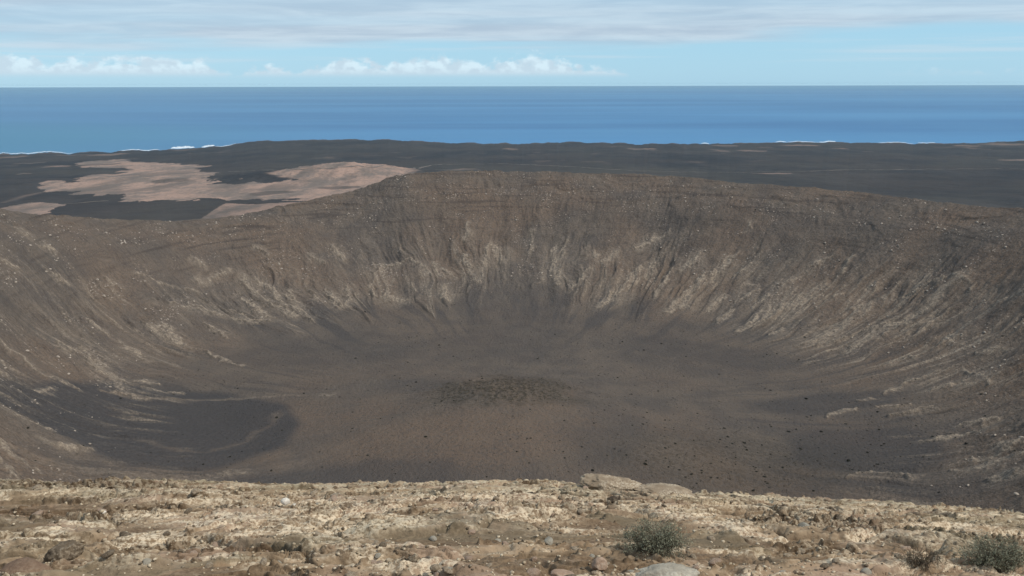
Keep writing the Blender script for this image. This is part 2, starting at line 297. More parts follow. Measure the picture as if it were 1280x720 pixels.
STREAKS = [(-201.4, 993.2, -186.1, 942.0, 3), (-172.8, 1005.6, -158.9, 976.1, 3), (-173.2, 1043.1, -127.5, 1056.3, 3), (-127.5, 1056.3, -98.2, 1029.0, 3), (-166.7, 1044.2, -170.4, 1000.1, 2.5), (-122.4, 1005.4, -115.6, 986.7, 2), (-83.4, 1007.6, -75.7, 967.1, 6), (-86.0, 1045.5, -71.1, 1020.7, 2.5), (-63.6, 1070.6, -44.3, 1010.7, 4), (-58.6, 1116.3, -59.4, 1091.8, 3), (-28.0, 1094.3, -41.0, 1010.8, 3), (-22.7, 1090.7, -8.5, 1055.6, 7), (6.6, 1020.9, 9.8, 1011.6, 4), (26.7, 1111.2, 22.6, 1078.4, 3), (24.4, 1005.1, 38.3, 1028.9, 3), (54.0, 1085.2, 57.3, 1010.0, 7), (71.8, 1091.6, 56.1, 1053.5, 4), (66.1, 993.5, 100.4, 1035.9, 3), (104.6, 1066.2, 105.5, 1057.0, 3), (113.1, 1046.5, 135.7, 1069.4, 5), (97.4, 948.2, 158.9, 1037.5, 8), (141.0, 999.5, 167.2, 1025.4, 4), (160.3, 1075.9, 199.9, 1089.5, 4), (180.6, 1049.8, 166.0, 1016.1, 4), (164.6, 963.3, 195.5, 1017.4, 4), (173.4, 923.1, 204.6, 960.2, 7), (215.6, 1020.6, 203.2, 1005.2, 3), (-151.1, 976.8, -125.2, 972.6, 9), (-100.4, 1057.5, -85.0, 1030.2, 3), (204.1, 1009.8, 233.1, 1027.1, 6), (191.1, 936.6, 230.4, 995.7, 4), (226.6, 976.6, 252.9, 996.9, 6), (242.1, 991.1, 272.5, 1014.3, 4), (262.4, 983.0, 283.3, 992.3, 3), (218.7, 923.3, 241.1, 943.1, 3), (253.7, 932.3, 282.0, 949.1, 3), (266.7, 961.1, 281.7, 959.8, 4), (304.6, 943.3, 326.1, 945.6, 4), (298.9, 902.3, 348.1, 921.5, 9), (271.6, 919.9, 289.1, 930.1, 4), (343.1, 888.2, 355.0, 890.4, 4), (350.1, 860.1, 377.1, 860.2, 5), (395.4, 852.5, 433.4, 833.3, 2.5), (442.1, 830.5, 443.8, 812.8, 4), (444.8, 752.3, 457.5, 738.9, 5), (441.5, 802.7, 442.4, 796.9, 4), (296.1, 1050.6, 298.3, 1046.1, 3), (385.6, 948.4, 368.3, 930.6, 3), (341.8, 958.9, 366.9, 963.2, 3), (189.4, 927.6, 206.1, 962.1, 8), (221.6, 921.0, 244.8, 949.5, 4), (220.3, 885.5, 243.7, 915.4, 4), (234.6, 859.0, 257.3, 879.2, 6), (266.8, 845.4, 282.3, 855.8, 5), (294.6, 808.7, 346.7, 846.8, 9), (346.7, 846.8, 374.6, 857.3, 5), (301.4, 802.6, 326.2, 810.3, 4), (324.7, 786.6, 366.7, 792.8, 6), (351.9, 813.1, 384.7, 795.8, 4), (330.1, 730.2, 362.4, 731.7, 3), (311.5, 673.3, 337.5, 687.0, 2.5), (333.3, 689.0, 381.2, 691.0, 2.5), (287.5, 663.2, 302.6, 664.1, 3), (290.9, 641.7, 317.7, 642.9, 2.5), (292.4, 617.6, 330.8, 625.8, 2.5), (348.3, 662.7, 367.2, 648.5, 5), (383.3, 732.0, 410.5, 746.6, 6), (215.7, 512.7, 238.8, 521.5, 2), (238.8, 521.5, 253.4, 493.4, 2), (297.7, 501.3, 322.5, 498.9, 3), (324.0, 576.9, 346.0, 567.9, 3), (246.6, 631.9, 279.6, 643.3, 3), (386.2, 786.3, 417.8, 784.7, 3), (399.4, 693.7, 416.2, 681.1, 4), (380.0, 683.6, 379.0, 636.4, 3), (272.8, 488.4, 304.4, 468.5, 3), (278.5, 459.9, 291.8, 447.2, 3), (290.2, 563.7, 328.5, 558.0, 2), (-401.8, 885.4, -366.2, 907.3, 2), (-366.2, 907.3, -346.5, 916.1, 2), (-355.9, 936.6, -348.0, 939.0, 6), (-374.0, 974.4, -356.7, 967.1, 3), (-347.0, 945.4, -328.7, 973.9, 3), (-315.8, 971.4, -294.5, 948.8, 4), (-298.6, 976.2, -279.6, 962.1, 4), (-302.5, 956.4, -241.6, 905.4, 3), (-281.0, 967.7, -255.7, 926.7, 4), (-262.8, 969.2, -244.6, 943.9, 4), (-221.7, 982.4, -192.2, 941.4, 4), (-227.8, 958.3, -223.6, 953.0, 5), (-317.6, 1037.8, -298.1, 1024.6, 3), (-253.0, 1042.2, -234.6, 1032.9, 3), (-228.6, 1073.6, -210.3, 1044.9, 4), (-357.8, 867.3, -302.1, 883.2, 3), (-464.8, 827.8, -455.5, 838.6, 3), (-436.8, 793.5, -427.9, 798.9, 3), (-457.1, 746.1, -448.8, 754.6, 3), (-415.2, 853.8, -400.4, 848.4, 2), (-487.3, 828.7, -478.6, 835.6, 4), (-388.6, 695.7, -370.7, 680.1, 3), (-387.9, 698.6, -374.5, 701.3, 3), (-392.2, 759.6, -373.2, 753.0, 3), (-358.0, 703.3, -318.2, 657.7, 6), (-356.8, 705.4, -333.4, 672.7, 4), (-366.2, 818.9, -309.6, 790.6, 4), (-352.3, 822.8, -324.9, 804.5, 3), (-340.7, 881.0, -272.9, 880.5, 3), (-305.3, 893.9, -259.7, 885.0, 3), (-319.8, 851.3, -288.2, 829.3, 2), (-305.0, 792.4, -253.9, 761.5, 2), (-324.0, 691.5, -304.7, 694.1, 3), (-305.3, 933.6, -266.1, 898.0, 3.5), (-273.5, 949.8, -235.8, 905.9, 5), (-263.6, 959.6, -219.9, 900.6, 4), (-217.0, 974.1, -197.3, 936.4, 4), (-369.3, 583.3, -354.4, 591.1, 3), (-354.4, 591.1, -350.0, 610.6, 2), (-321.0, 501.0, -300.8, 515.0, 3), (-288.6, 492.6, -272.4, 507.7, 2.5), (-287.6, 444.6, -264.8, 440.7, 3), (-270.0, 419.1, -254.6, 399.2, 2), (-306.8, 671.8, -277.2, 676.0, 3), (-323.8, 651.3, -297.5, 654.7, 2), (-396.0, 630.9, -366.3, 627.4, 3), (-366.3, 627.4, -337.7, 628.5, 2), (-364.0, 753.3, -330.2, 740.2, 3), (-377.7, 713.0, -338.5, 674.4, 3)]
HAZE = 1.4e-5
# ---------------------------------------------------------------- mesh helpers
def tag(o, label=None, cat=None, group=None, kind=None):
    if label: o['label'] = label
    if cat: o['category'] = cat
    if group: o['group'] = group
    if kind: o['kind'] = kind
    return o
def mesh_np(name, V, F, material=None, smooth=True, attrs=None):
    """V (n,3), F (m,k) -> one mesh datablock"""
    me = bpy.data.meshes.new(name); V = np.asarray(V, np.float32); F = np.asarray(F, np.int32); k = F.shape[1]
    me.vertices.add(len(V)); me.vertices.foreach_set('co', V.ravel())
    me.loops.add(F.size); me.loops.foreach_set('vertex_index', F.ravel())
    me.polygons.add(len(F)); me.polygons.foreach_set('loop_start', np.arange(0, F.size, k, dtype=np.int32))
    me.polygons.foreach_set('loop_total', np.full(len(F), k, np.int32))
    if smooth: me.polygons.foreach_set('use_smooth', np.ones(len(F), bool))
    for an, (typ, dat) in (attrs or {}).items():
        at = me.attributes.new(an, typ, 'POINT')
        at.data.foreach_set({'FLOAT': 'value', 'FLOAT_VECTOR': 'vector', 'FLOAT_COLOR': 'color'}[typ], np.asarray(dat, np.float32).ravel())
    me.update(calc_edges=True)
    if material: me.materials.append(material)
    return me
def link(name, me, parent=None):
    o = bpy.data.objects.new(name, me); S.collection.objects.link(o)
    if parent: o.parent = parent
    return o
def rings(az, rho):                                  # grid of points round the view point
    A, Rr = np.meshgrid(az, rho); return Rr*np.sin(A), Rr*np.cos(A)
def quads(nr, na, wrap=False):
    i = np.arange(nr-1)[:, None]; j = np.arange(na if wrap else na-1)[None, :]
    a = i*na+j; b = i*na+(j+1) % na
    return np.stack([a, b, b+na, a+na], -1).reshape(-1, 4)[:, ::-1]
fine = np.radians(np.arange(-35, 35.0001, .06))
coarse = np.radians(np.concatenate([np.arange(35.5, 60, .5), np.arange(60, 300, 1.5), np.arange(300, 324.9, .5)]))
AZ = np.concatenate([fine, coarse])

# ---------------------------------------------------------------- crater
def streak_wide(x, y):                              # light soil washed down round the outcrops
    global STREAKS
    keep = STREAKS; STREAKS = [(a, b_, c_, d_, w_*2.6) for a, b_, c_, d_, w_ in keep]
    m = streak_field(x, y)[0]; STREAKS = keep; return m
def crater_masks(x, y, z):
    th, r = polar(x, y)
    Rc = cubic(th, T_TH, T_R)+fbm(th/14, r*0, 3, 11)*14; RF = cubic(th, T_TH, T_RF)+fbm(th/9., r*0+4, 3, 12)*34
    t = (r-RF)/(Rc-RF); arc = th*8.2; w = fbm(arc/70, r/120, 3, 21)*26
    G = ridged((arc+w)/34, r/210, 3, 22)*.55+ridged((arc+w*1.1+fbm(x/26, y/26, 2, 27)*5)/12, r/95, 4, 26)*.45
    st = fbm((arc+w)/5.5, r/110, 4, 81)                                   # thin streaks that run down the slope
    st2 = fbm((arc+w)/18, r/170, 4, 82)
    side = sst(55, 85, np.abs(th))
    _, rock = scree_top(arc, w, t, side); band = rock
    patch = fbm(x/75, y/75, 3, 28); sf = streak_field(x, y)[0]; blur = streak_wide(x, y)
    pale = sst(-.22, .62, .8*(G-.5)+.95*st+.6*st2+.6*patch+.2*fbm(x/16, y/16, 4, 85))*band
    cone_ = scree_top(arc, w, t, side)[0]; pale = pale*(.72+.6*(1-sst(.02, .24, t-cone_)))
    right = blob(x, y, 345, 850, 75, 120, 35)
    pale = pale*(.75+.3*sst(-.2, .3, st2))*(1-.35*side)
    pale = pale+.32*side*sst(.08, .5, st+.4*st2+.5*patch)*sst(.08, .3, t)*(1-sst(.8, 1., t))
    pale = pale+.85*right*sst(-.35, .2, st+st2)
    pale = pale+.75*blob(x, y, 350, 770, 60, 110, 0)*sst(-.1, .3, st+.4*st2)
    fs = fbm((arc+w)/3.2, r/60, 4, 102)*.9+fbm(x/7, y/7, 4, 96)*.3
    pale = np.maximum(pale*.9*sst(-.5, .3, fs), .95*sst(.22, .9, sf+.75*fs*sst(.03, .3, sf)))
    pale = np.maximum(pale, .5*sst(.1, .75, blur)*sst(-.45, .25, fs)*sst(.0, .35, t))
    # dark sand on the floor
    n1 = fbm(x/40, y/40, 4, 86)
    fl = 1-sst(.10, .30, t+.07*n1)
    dark = fl*sst(-.1, .45, fbm(x/110, y/110, 4, 87))*.30
    dark = np.maximum(dark, sst(.38, .54, blob(x, y, -262, 598, 108, 98, -8, 1.6)+.10*n1)*.95)
    dark = np.maximum(dark, sst(.35, .55, blob(x, y, -318, 553, 62, 34, 20, 1.5)+.10*n1)*.9)
    fan = sst(.0, .3, fbm((arc+w)/34, r/260, 3, 103))*sst(130, 260, r)*sst(.46, .2, t)
    apron = sst(.25, .6, blob(x, y, 5, 905, 62, 150, 0, 1.3)+.18*fbm(arc/20, r/200, 3, 104))
    dark = np.maximum(dark, np.maximum(fan*.6, apron*.32)); pale = pale*(1-.8*apron)
    dark = np.maximum(dark, .35*sst(.25, .8, blob(x, y, -170, 800, 130, 50, 8)+.2*n1))
    dark = np.maximum(dark, sst(.3, .7, blob(x, y, 250, 560, 65, 60, 20, 1.2)+.2*n1)*.75)
    dark = np.maximum(dark, sst(.3, .7, blob(x, y, 262, 660, 80, 26, 10, 1.2)+.2*n1)*.7)
    dark = np.maximum(dark, sst(.3, .7, blob(x, y, 190, 800, 110, 40, -30, 1.2)+.2*n1)*.5)
    dark = np.maximum(dark, sst(.3, .7, blob(x, y, -120, 500, 110, 40, 10, 1.2)+.3*n1)*.6)
    # a pale rill that winds round the dark basin, and another across the left floor
    def rill(pts, wd):
        m = np.zeros(x.shape); xs = x+fbm(x/22, y/22, 3, 88)*9; ys = y+fbm(x/22+5, y/22, 3, 89)*9
        for (ax, ay), (bx, by) in zip(pts[:-1], pts[1:]):
            u = np.clip(((xs-ax)*(bx-ax)+(ys-ay)*(by-ay))/((bx-ax)**2+(by-ay)**2), 0, 1)
            m = np.maximum(m, np.exp(-(((xs-ax-u*(bx-ax))**2+(ys-ay-u*(by-ay))**2)/wd**2)))
        return m
    rl = np.maximum(rill(RILL1, 2.6), rill(RILL2, 3.0)*.4)
    rl = np.maximum(rl, rill(RILL3, 2.5)*.6)
    pale = np.clip(np.maximum(pale, rl*.42*sst(-.5, .2, fbm(x/9, y/9, 3, 90))), 0, 1)
    warm = sst(-.25, .4, fbm(x/120, y/120, 4, 91)+.15*st2)*.75
    warm = np.maximum(warm, sst(.2, .8, blob(x, y, -40, 560, 110, 60))*.8)
    warm = warm*(1-.7*fl*sst(660, 760, y))+.35*sst(.3, .8, blob(x, y, 380, 760, 130, 190))*sst(.2, .4, t)
    warm = np.maximum(warm, sst(.2, .8, blob(x, y, -330, 400, 120, 90))*.9)
    warm = warm*(1-.6*sst(-40, -70, th)*sst(.5, .8, t))
    warm = np.clip(warm+.22*sst(.72, .9, t)*sst(-.3, .3, fbm(arc/50, r/40, 3, 92)), 0, 1)
    spk = sst(.02, .38, fbm(x/34, y/34, 4, 93)+.3*st2)*sst(.2, .45, t)
    spk = np.maximum(spk, sst(.76, .80, t)*(1-sst(.87, .93, t))*sst(.0, .3, fbm(arc/22, r/14, 3, 94)))
    scrub = sst(.2, .7, blob(x, y, -6, 655, 66, 48)+.45*fbm(x/22, y/22, 4, 105))+sst(.2, .9, blob(x, y, 150, 540, 110, 60))*.5
    lay = fbm(arc/90, z/3.1, 3, 95)
    return t, pale, dark*(1-np.clip(rl, 0, 1)*.8), warm, spk, np.clip(scrub, 0, 1), np.stack([arc+w, r, z*0], -1), lay
m_cr, n = mat('crater_earth')
ca = n.attr('masks'); sx = n.node('ShaderNodeSeparateColor'); n.t.links.new(ca.outputs['Color'], sx.inputs[0])
pale, dark, warm = sx.outputs; wallm = ca.outputs['Alpha']
cb = n.attr('masks2'); sy = n.node('ShaderNodeSeparateColor'); n.t.links.new(cb.outputs['Color'], sy.inputs[0])
spk, scrub, lay = sy.outputs
pos = n.node('ShaderNodeNewGeometry').outputs['Position']
flow = n.attr('flow').outputs['Vector']
n1 = n.noise(pos, .03, 6, .6); n2 = n.noise(pos, .35, 5, .6); n3 = n.noise(n.vmul(flow, (.55, .035, 1)), 1., 5, .6)
n4 = n.noise(pos, 1.3, 3, .6)
c = n.mix(n.sst(.35, .65, n1), (.114, .096, .083), (.146, .119, .097))
c = n.mix(n.m('MULTIPLY', warm, n.sst(.25, .6, n2)), c, (.172, .123, .090))
c = n.mix(n.m('MULTIPLY', n.sst(.5, .7, n3), .5), c, (.068, .056, .049))
c = n.mix(n.m('MULTIPLY', lay, .55), c, (.058, .047, .042))
dm = n.m('MULTIPLY', dark, n.m('ADD', .75, n.m('MULTIPLY', n2, .4)), clamp=True)
c = n.mix(dm, c, (.066, .062, .062))
pm = n.m('MULTIPLY', pale, n.m('ADD', .35, n.m('MULTIPLY', n.sst(.35, .62, n2), .75)), clamp=True)
pm = n.m('MULTIPLY', pm, n.m('ADD', .55, n.m('MULTIPLY', n.sst(.38, .6, n3), .6)), clamp=True)
c = n.mix(pm, c, n.mix(n.sst(.4, .7, n4), (.27, .218, .165), (.41, .34, .265)))
v1 = n.voro(pos, .33); sp = n.m('MULTIPLY', n.sst(.36, .16, v1), n.m('MULTIPLY', spk, n.sst(.46, .58, n2)))
c = n.mix(sp, c, (.40, .34, .28))
c = n.mix(n.m('MULTIPLY', scrub, n.m('ADD', .25, n.m('MULTIPLY', n.sst(.45, .60, n2), .7))), c, (.056, .048, .035))
n5 = n.noise(n.vmul(flow, (1., .25, 1)), .9, 4, .7); n6 = n.noise(pos, .8, 4, .7)
gr = n.m('ADD', n.m('MULTIPLY', n.sst(.3, .7, n5), .32), n.m('MULTIPLY', n.sst(.3, .7, n6), .34)); gr = n.m('ADD', n.m('MULTIPLY', n.m('SUBTRACT', gr, .33), n.m('ADD', .35, n.m('MULTIPLY', wallm, .65))), .97)
c = n.mix(1., c, n.comb(gr, gr, gr), 'MULTIPLY')
hs = n.m('ADD', n.m('MULTIPLY', n2, 1.), n.m('MULTIPLY', n4, .35))
n.bsdf(c, .95, n.bump(hs, 1., 2.2), .1)

RHO = np.concatenate([np.geomspace(16, 380, 90)[:-1], np.arange(380, 640, 1.5), np.arange(640, 1300, 1.15), np.geomspace(1301, 2100, 50)])
gx, gy = rings(AZ, RHO); gz = height(gx, gy)
t_, pa, da, wa, sk, sb, flw, lay_ = crater_masks(gx, gy, gz)
one = np.ones(gx.size)
me = mesh_np('crater', np.stack([gx, gy, gz], -1).reshape(-1, 3), quads(*gx.shape, wrap=True), m_cr, True,
    {'masks': ('FLOAT_COLOR', np.stack([pa.ravel(), da.ravel(), wa.ravel(), sst(.08, .3, t_).ravel()], -1)),
     'masks2': ('FLOAT_COLOR', np.stack([sk.ravel(), sb.ravel(), sst(.1, .5, lay_).ravel()*sst(.45, .8, t_).ravel(), one], -1)),
     'flow': ('FLOAT_VECTOR', flw.reshape(-1, 3))})
tag(link('crater_terrain', me), kind='structure')

# ---------------------------------------------------------------- lava plain down to the coast
m_pl, n = mat('lava_field')
ca = n.attr('masks'); sx = n.node('ShaderNodeSeparateColor'); n.t.links.new(ca.outputs['Color'], sx.inputs[0])
pale, dark, green = sx.outputs
pos = n.node('ShaderNodeNewGeometry').outputs['Position']
n1 = n.noise(pos, .0016, 5, .6); n2 = n.noise(pos, .012, 5, .6); n3 = n.noise(pos, .09, 4, .6)
c = n.mix(n.sst(.35, .65, n1), (.030, .030, .033), (.052, .045, .042))
c = n.mix(n.m('MULTIPLY', n.sst(.48, .62, n.noise(n.vmul(pos, (1, .4, 1)), .005, 6, .7)), .4), c, (.072, .064, .060))
c = n.mix(n.m('MULTIPLY', green, n.sst(.3, .6, n2)), c, (.070, .066, .055))
nq = n.noise(n.vmul(pos, (1, .5, 1)), .008, 6, .7); pc = n.mix(n.sst(.40, .60, nq), (.36, .245, .19), (.19, .152, .128))
pc = n.mix(n.m('MULTIPLY', n.sst(.55, .7, n1), .6), pc, (.40, .255, .185))
pc = n.mix(n.m('MULTIPLY', n.sst(.50, .66, n3), .5), pc, (.12, .10, .085)); pc = n.mix(n.m('MULTIPLY', n.sst(.48, .60, n.noise(n.vmul(pos, (1, .35, 1)), .006, 6, .65)), .6), pc, (.115, .098, .085))
c = n.mix(pale, c, pc); c = n.mix(n.m('MULTIPLY', dark, .65), c, (.070, .062, .056))
n.bsdf(c, .95, n.bump(n.m('ADD', n2, n.m('MULTIPLY', n3, .4)), .7, 9.), .1)
RHO2 = np.geomspace(1250, 8800, 560); PZ = np.concatenate([fine, np.radians(np.concatenate([np.arange(35.5, 80, .5), np.arange(280, 324.9, .5)]))])
PZ = np.sort(np.where(PZ > math.pi, PZ-2*math.pi, PZ))
px_, py_ = rings(PZ, RHO2); pz_ = plain_h(px_, py_)
rin = polar(px_, py_)[1]; thn = polar(px_, py_)[0]
pz_ = np.where(pz_ > crater_h(px_, py_)-1.5, pz_-3.*sst(2100, 1900, np.hypot(px_, py_)), pz_)
wx = px_+fbm(px_/130, py_/160, 5, 141)*90; wy = py_+fbm(px_/130+9, py_/220, 5, 142)*160
pale = np.maximum(np.maximum(inpoly(wx, wy, P_MAIN)*1., inpoly(px_+fbm(px_/60, py_/60, 4, 143)*25, py_+fbm(px_/60, py_/90, 4, 144)*40, P_SMALL)*.95), inpoly(px_, py_, P_HILL)*.72)
nn = fbm(px_/90, py_/90, 4, 145)
for cx, cy, rx, ry, ro in E_PALE: pale = np.maximum(pale, sst(.30, .45, blob(px_, py_, cx, cy, rx, ry, ro)+.25*nn)*.5)
def poly_line(x, y, pts, wd):
    m = np.zeros(x.shape)
    for (ax, ay), (bx, by) in zip(pts[:-1], pts[1:]):
        u = np.clip(((x-ax)*(bx-ax)+(y-ay)*(by-ay))/((bx-ax)**2+(by-ay)**2), 0, 1)
        m = np.maximum(m, np.exp(-(((x-ax-u*(bx-ax))**2+(y-ay-u*(by-ay))**2)/wd**2)))
    return m
pale = np.maximum(pale, sst(.30, .42, blob(px_, py_, -640, 3300, 270, 300)+.12*nn))
pale = np.maximum(pale, poly_line(px_, py_, TRACK1, 14)*.4)
pale = np.maximum(pale, sst(.1, .35, fbm(px_/300, py_/420, 5, 146)-.18)*.35*sst(3600, 5200, py_))
pale = np.maximum(pale, sst(120, 20, np.interp(np.degrees(np.arctan2(px_, py_)), C_AZ, C_D)-np.hypot(px_, py_))*.25)
dark = np.zeros(px_.shape)
for cx, cy, rx, ry, ro in E_DARK: dark = np.maximum(dark, sst(.28, .45, blob(px_, py_, cx, cy, rx, ry, ro)+.25*nn))
green = sst(4300, 3300, py_)*sst(-600, 200, px_)*sst(1500, 300, px_)*.7+.3*sst(0, .3, fbm(px_/700, py_/900, 4, 147))
me = mesh_np('lava_plain', np.stack([px_, py_, pz_], -1).reshape(-1, 3), quads(*px_.shape), m_pl, True,
    {'masks': ('FLOAT_COLOR', np.stack([pale.ravel(), dark.ravel(), np.clip(green, 0, 1).ravel(), np.ones(px_.size)], -1))})
tag(link('lava_plain', me), kind='structure')

# dirt road and track: thin strips laid on the plain
m_rd, n = mat('pale_dust'); pos = n.node('ShaderNodeNewGeometry').outputs['Position']
n.bsdf(n.mix(n.noise(pos, .03, 4), (.13, .11, .10), (.24, .20, .165)), .95, None, .1)
def strip(name, pts, width):
    P = np.array(pts, float); d = np.r_[0, np.cumsum(np.hypot(*np.diff(P, axis=0).T))]; s = np.arange(0, d[-1], 12.)
    x = cubic(s, d, P[:, 0]); y = cubic(s, d, P[:, 1]); x = x+fbm(s/90, s*0, 3, 151)*9; y = y+fbm(s/90, s*0+5, 3, 152)*9
    tx = np.gradient(x); ty = np.gradient(y); L = np.hypot(tx, ty)+1e-6; V = []
    for k in (-.5, -.17, .17, .5): V.append(np.stack([x-ty/L*k*width, y+tx/L*k*width], -1))
    V = np.stack(V, 1).reshape(-1, 2); z = plain_h(V[:, 0], V[:, 1])+1.0
    return tag(link(name, mesh_np(name, np.c_[V, z], quads(len(s), 4)[:, ::-1], m_rd)), kind='structure')
strip('dirt_road', ROAD, 13); strip('dirt_track', TRACK2, 9)

# ---------------------------------------------------------------- sea, surf
m_sea, n = mat('sea_water')
pos = n.node('ShaderNodeNewGeometry').outputs['Position']
l1 = n.noise(n.vmul(pos, (.25, 1, 1)), .00022, 4, .55); l2 = n.noise(n.vmul(pos, (.3, 1, 1)), .0016, 4, .6)
X, Y, Z = n.xyz(pos)
c = n.mix(n.sst(.40, .60, l1), (.026, .142, .325), (.056, .215, .42))  # broad lighter and darker patches painted in for cloud shadows on the water
c = n.mix(n.m('MULTIPLY', n.sst(.45, .7, l2), .35), c, (.07, .225, .40))
c = n.mix(n.m('MULTIPLY', n.sst(.15, -.6, n.m('DIVIDE', X, n.m('ADD', n.m('ABSOLUTE', Y), 1.))), .5), c, (.075, .20, .345))
c = n.mix(n.m('MULTIPLY', n.sst(9500, 5900, n.m('ADD', Y, n.m('MULTIPLY', X, .5))), n.m('MULTIPLY', n.sst(-1500, -4200, X), .6)), c, (.05, .20, .30))
wv = n.noise(pos, .02, 5, .6)
n.bsdf(c, .45, n.bump(wv, .3, 6.), .18, IOR=1.33)
a = np.linspace(0, 2*math.pi, 181)[:-1]; rr = np.array([1500, 4000, 7000, 12000, 22000, 40000, 90000, 300000.])
sx_, sy_ = rings(a, rr); V = np.stack([sx_, sy_, 0*sx_], -1).reshape(-1, 3)
tag(link('sea', mesh_np('sea', V, quads(len(rr), len(a), True), m_sea)), kind='structure')

m_sf, n = mat('surf_foam'); pos = n.node('ShaderNodeNewGeometry').outputs['Position']
n.bsdf(n.mix(n.sst(.4, .6, n.noise(pos, .03, 4)), (.55, .62, .66), (.85, .88, .9)), .8)
V, F = [], []
for a0, a1, wd, off in ((-21.6, -20.2, 150, 40), (-19.8, -19.0, 120, 30), (-24.5, -22.2, 25, 15), (-19.0, -16.5, 22, 12), (17.0, 17.7, 60, 25), (19.6, 20.6, 70, 25), (17.7, 19.6, 22, 14), (12.4, 12.9, 55, 25), (25.2, 26.2, 30, 20), (-31, -27, 26, 14), (23, 25, 20, 12), (-12, -10, 20, 14)):
    A = np.arange(a0, a1, .015); dc = np.interp(A, C_AZ, C_D)+fbm(A*.9, A*0+3, 4, 71)*260+36
    e = np.sin(np.linspace(0, math.pi, len(A)))**.4
    inner = dc+off+50+fbm(A*6, A*0, 3, 161)*20; outer = inner+wd*2.1*e*(.55+.9*np.abs(fbm(A*9, A*0, 3, 162)))+2
    b = len(V); ra = np.radians(A)
    for i in range(len(A)):
        for k, q in enumerate((inner[i], .5*(inner[i]+outer[i]), outer[i])):
            V.append((q*math.sin(ra[i]), q*math.cos(ra[i]), .35+(2.2 if k == 1 else 0)*e[i]))
        if i:
            for k in (0, 1): F.append((b+3*i-3+k, b+3*i+k, b+3*i+k+1, b+3*i-2+k))
tag(link('surf', mesh_np('surf', V, np.array(F)[:, ::-1], m_sf)), 'white surf breaking along the rocky coast', 'surf', kind='stuff')

# ---------------------------------------------------------------- the rim underfoot
m_rk, n = mat('rim_rock')
ca = n.attr('masks'); sx = n.node('ShaderNodeSeparateColor'); n.t.links.new(ca.outputs['Color'], sx.inputs[0])
soil, rough, lower = sx.outputs
cid = n.attr('cell').outputs['Fac']
pos = n.node('ShaderNodeNewGeometry').outputs['Position']
n1 = n.noise(n.vmul(pos, (.8, .9, 1)), 1.1, 5, .6); n2 = n.noise(pos, 6., 5, .65); n3 = n.noise(pos, 30., 4, .65); n4 = n.noise(n.vmul(pos, (.7, 1., 1)), 2.0, 5, .65); n5 = n.noise(pos, 13., 4, .7)
PX, PY, PZ_ = n.xyz(pos)
c = n.mix(n.sst(.3, .7, n2), (.235, .165, .102), (.375, .275, .178))
c = n.mix(n.m('MULTIPLY', n.sst(.45, .62, n1), .6), c, (.36, .25, .18))
zone = n.m('MULTIPLY', n.sst(6.6, 7.4, PY), n.sst(10.5, 8.6, PY))
crust = n.m('MULTIPLY', n.sst(.46, .58, n.m('ADD', n4, n.m('MULTIPLY', zone, .07))), n.m('SUBTRACT', 1., n.m('MULTIPLY', soil, .7)))
sp = n.m('MULTIPLY', n.sst(.44, .54, n.m('ADD', n.m('MULTIPLY', n3, .75), n.m('MULTIPLY', n5, .25))), crust)
c = n.mix(n.m('MULTIPLY', sp, .92), c, (.67, .555, .40))
c = n.mix(n.m('MULTIPLY', n.m('MULTIPLY', n.sst(9.0, 11.5, PY), n.sst(.42, .6, n5)), .6), c, (.45, .395, .28))
c = n.mix(n.m('MULTIPLY', soil, n.sst(.3, .5, n2)), c, n.mix(n.sst(.4, .6, n3), (.140, .092, .056), (.215, .148, .090)))
band_ = n.m('MULTIPLY', n.sst(.56, .64, n.noise(n.vmul(pos, (.5, 1., 1)), 1.7, 6, .65)), .7)
c = n.mix(band_, c, (.130, .087, .052))
c = n.mix(n.m('MULTIPLY', rough, n.m('ADD', .45, n.m('MULTIPLY', n.sst(.55, .40, n5), .5))), c, (.070, .046, .026))
c = n.mix(n.m('MULTIPLY', n.sst(.40, .33, n5), .8), c, (.085, .058, .036))
c = n.mix(n.m('MULTIPLY', n.sst(.5, .9, cid), .25), c, (.20, .19, .13))
hb = n.m('ADD', n.m('MULTIPLY', n2, .6), n.m('MULTIPLY', n3, .4))
n.bsdf(c, .95, n.bump(hb, .8, .03), .15)
RHO3 = np.concatenate([np.geomspace(.35, 4.6, 70)[:-1], np.arange(4.6, 14., .012), np.linspace(14., 16., 30)])
CO = np.radians(np.concatenate([np.arange(35.5, 60, .5), np.arange(60, 300, 1.5), np.arange(300, 324.9, .5)]))
ux, uy = rings(np.concatenate([fine, CO]), RHO3)
d_, soil_, rough_, lower_, gid_, cid_ = near_detail(ux, uy)
uz = near_h(ux, uy)+d_*sst(16, 15, np.hypot(ux, uy))
me = mesh_np('rim', np.stack([ux, uy, uz], -1).reshape(-1, 3), quads(*ux.shape, wrap=True), m_rk, True,
    {'masks': ('FLOAT_COLOR', np.stack([soil_.ravel(), rough_.ravel(), lower_.ravel(), np.ones(ux.size)], -1)), 'cell': ('FLOAT', cid_)})
tag(link('rim_ground', me), kind='structure')
def ground(x, y):
    x = np.atleast_1d(np.asarray(x, float)); y = np.atleast_1d(np.asarray(y, float))
    return near_h(x, y)+near_detail(x, y)[0]

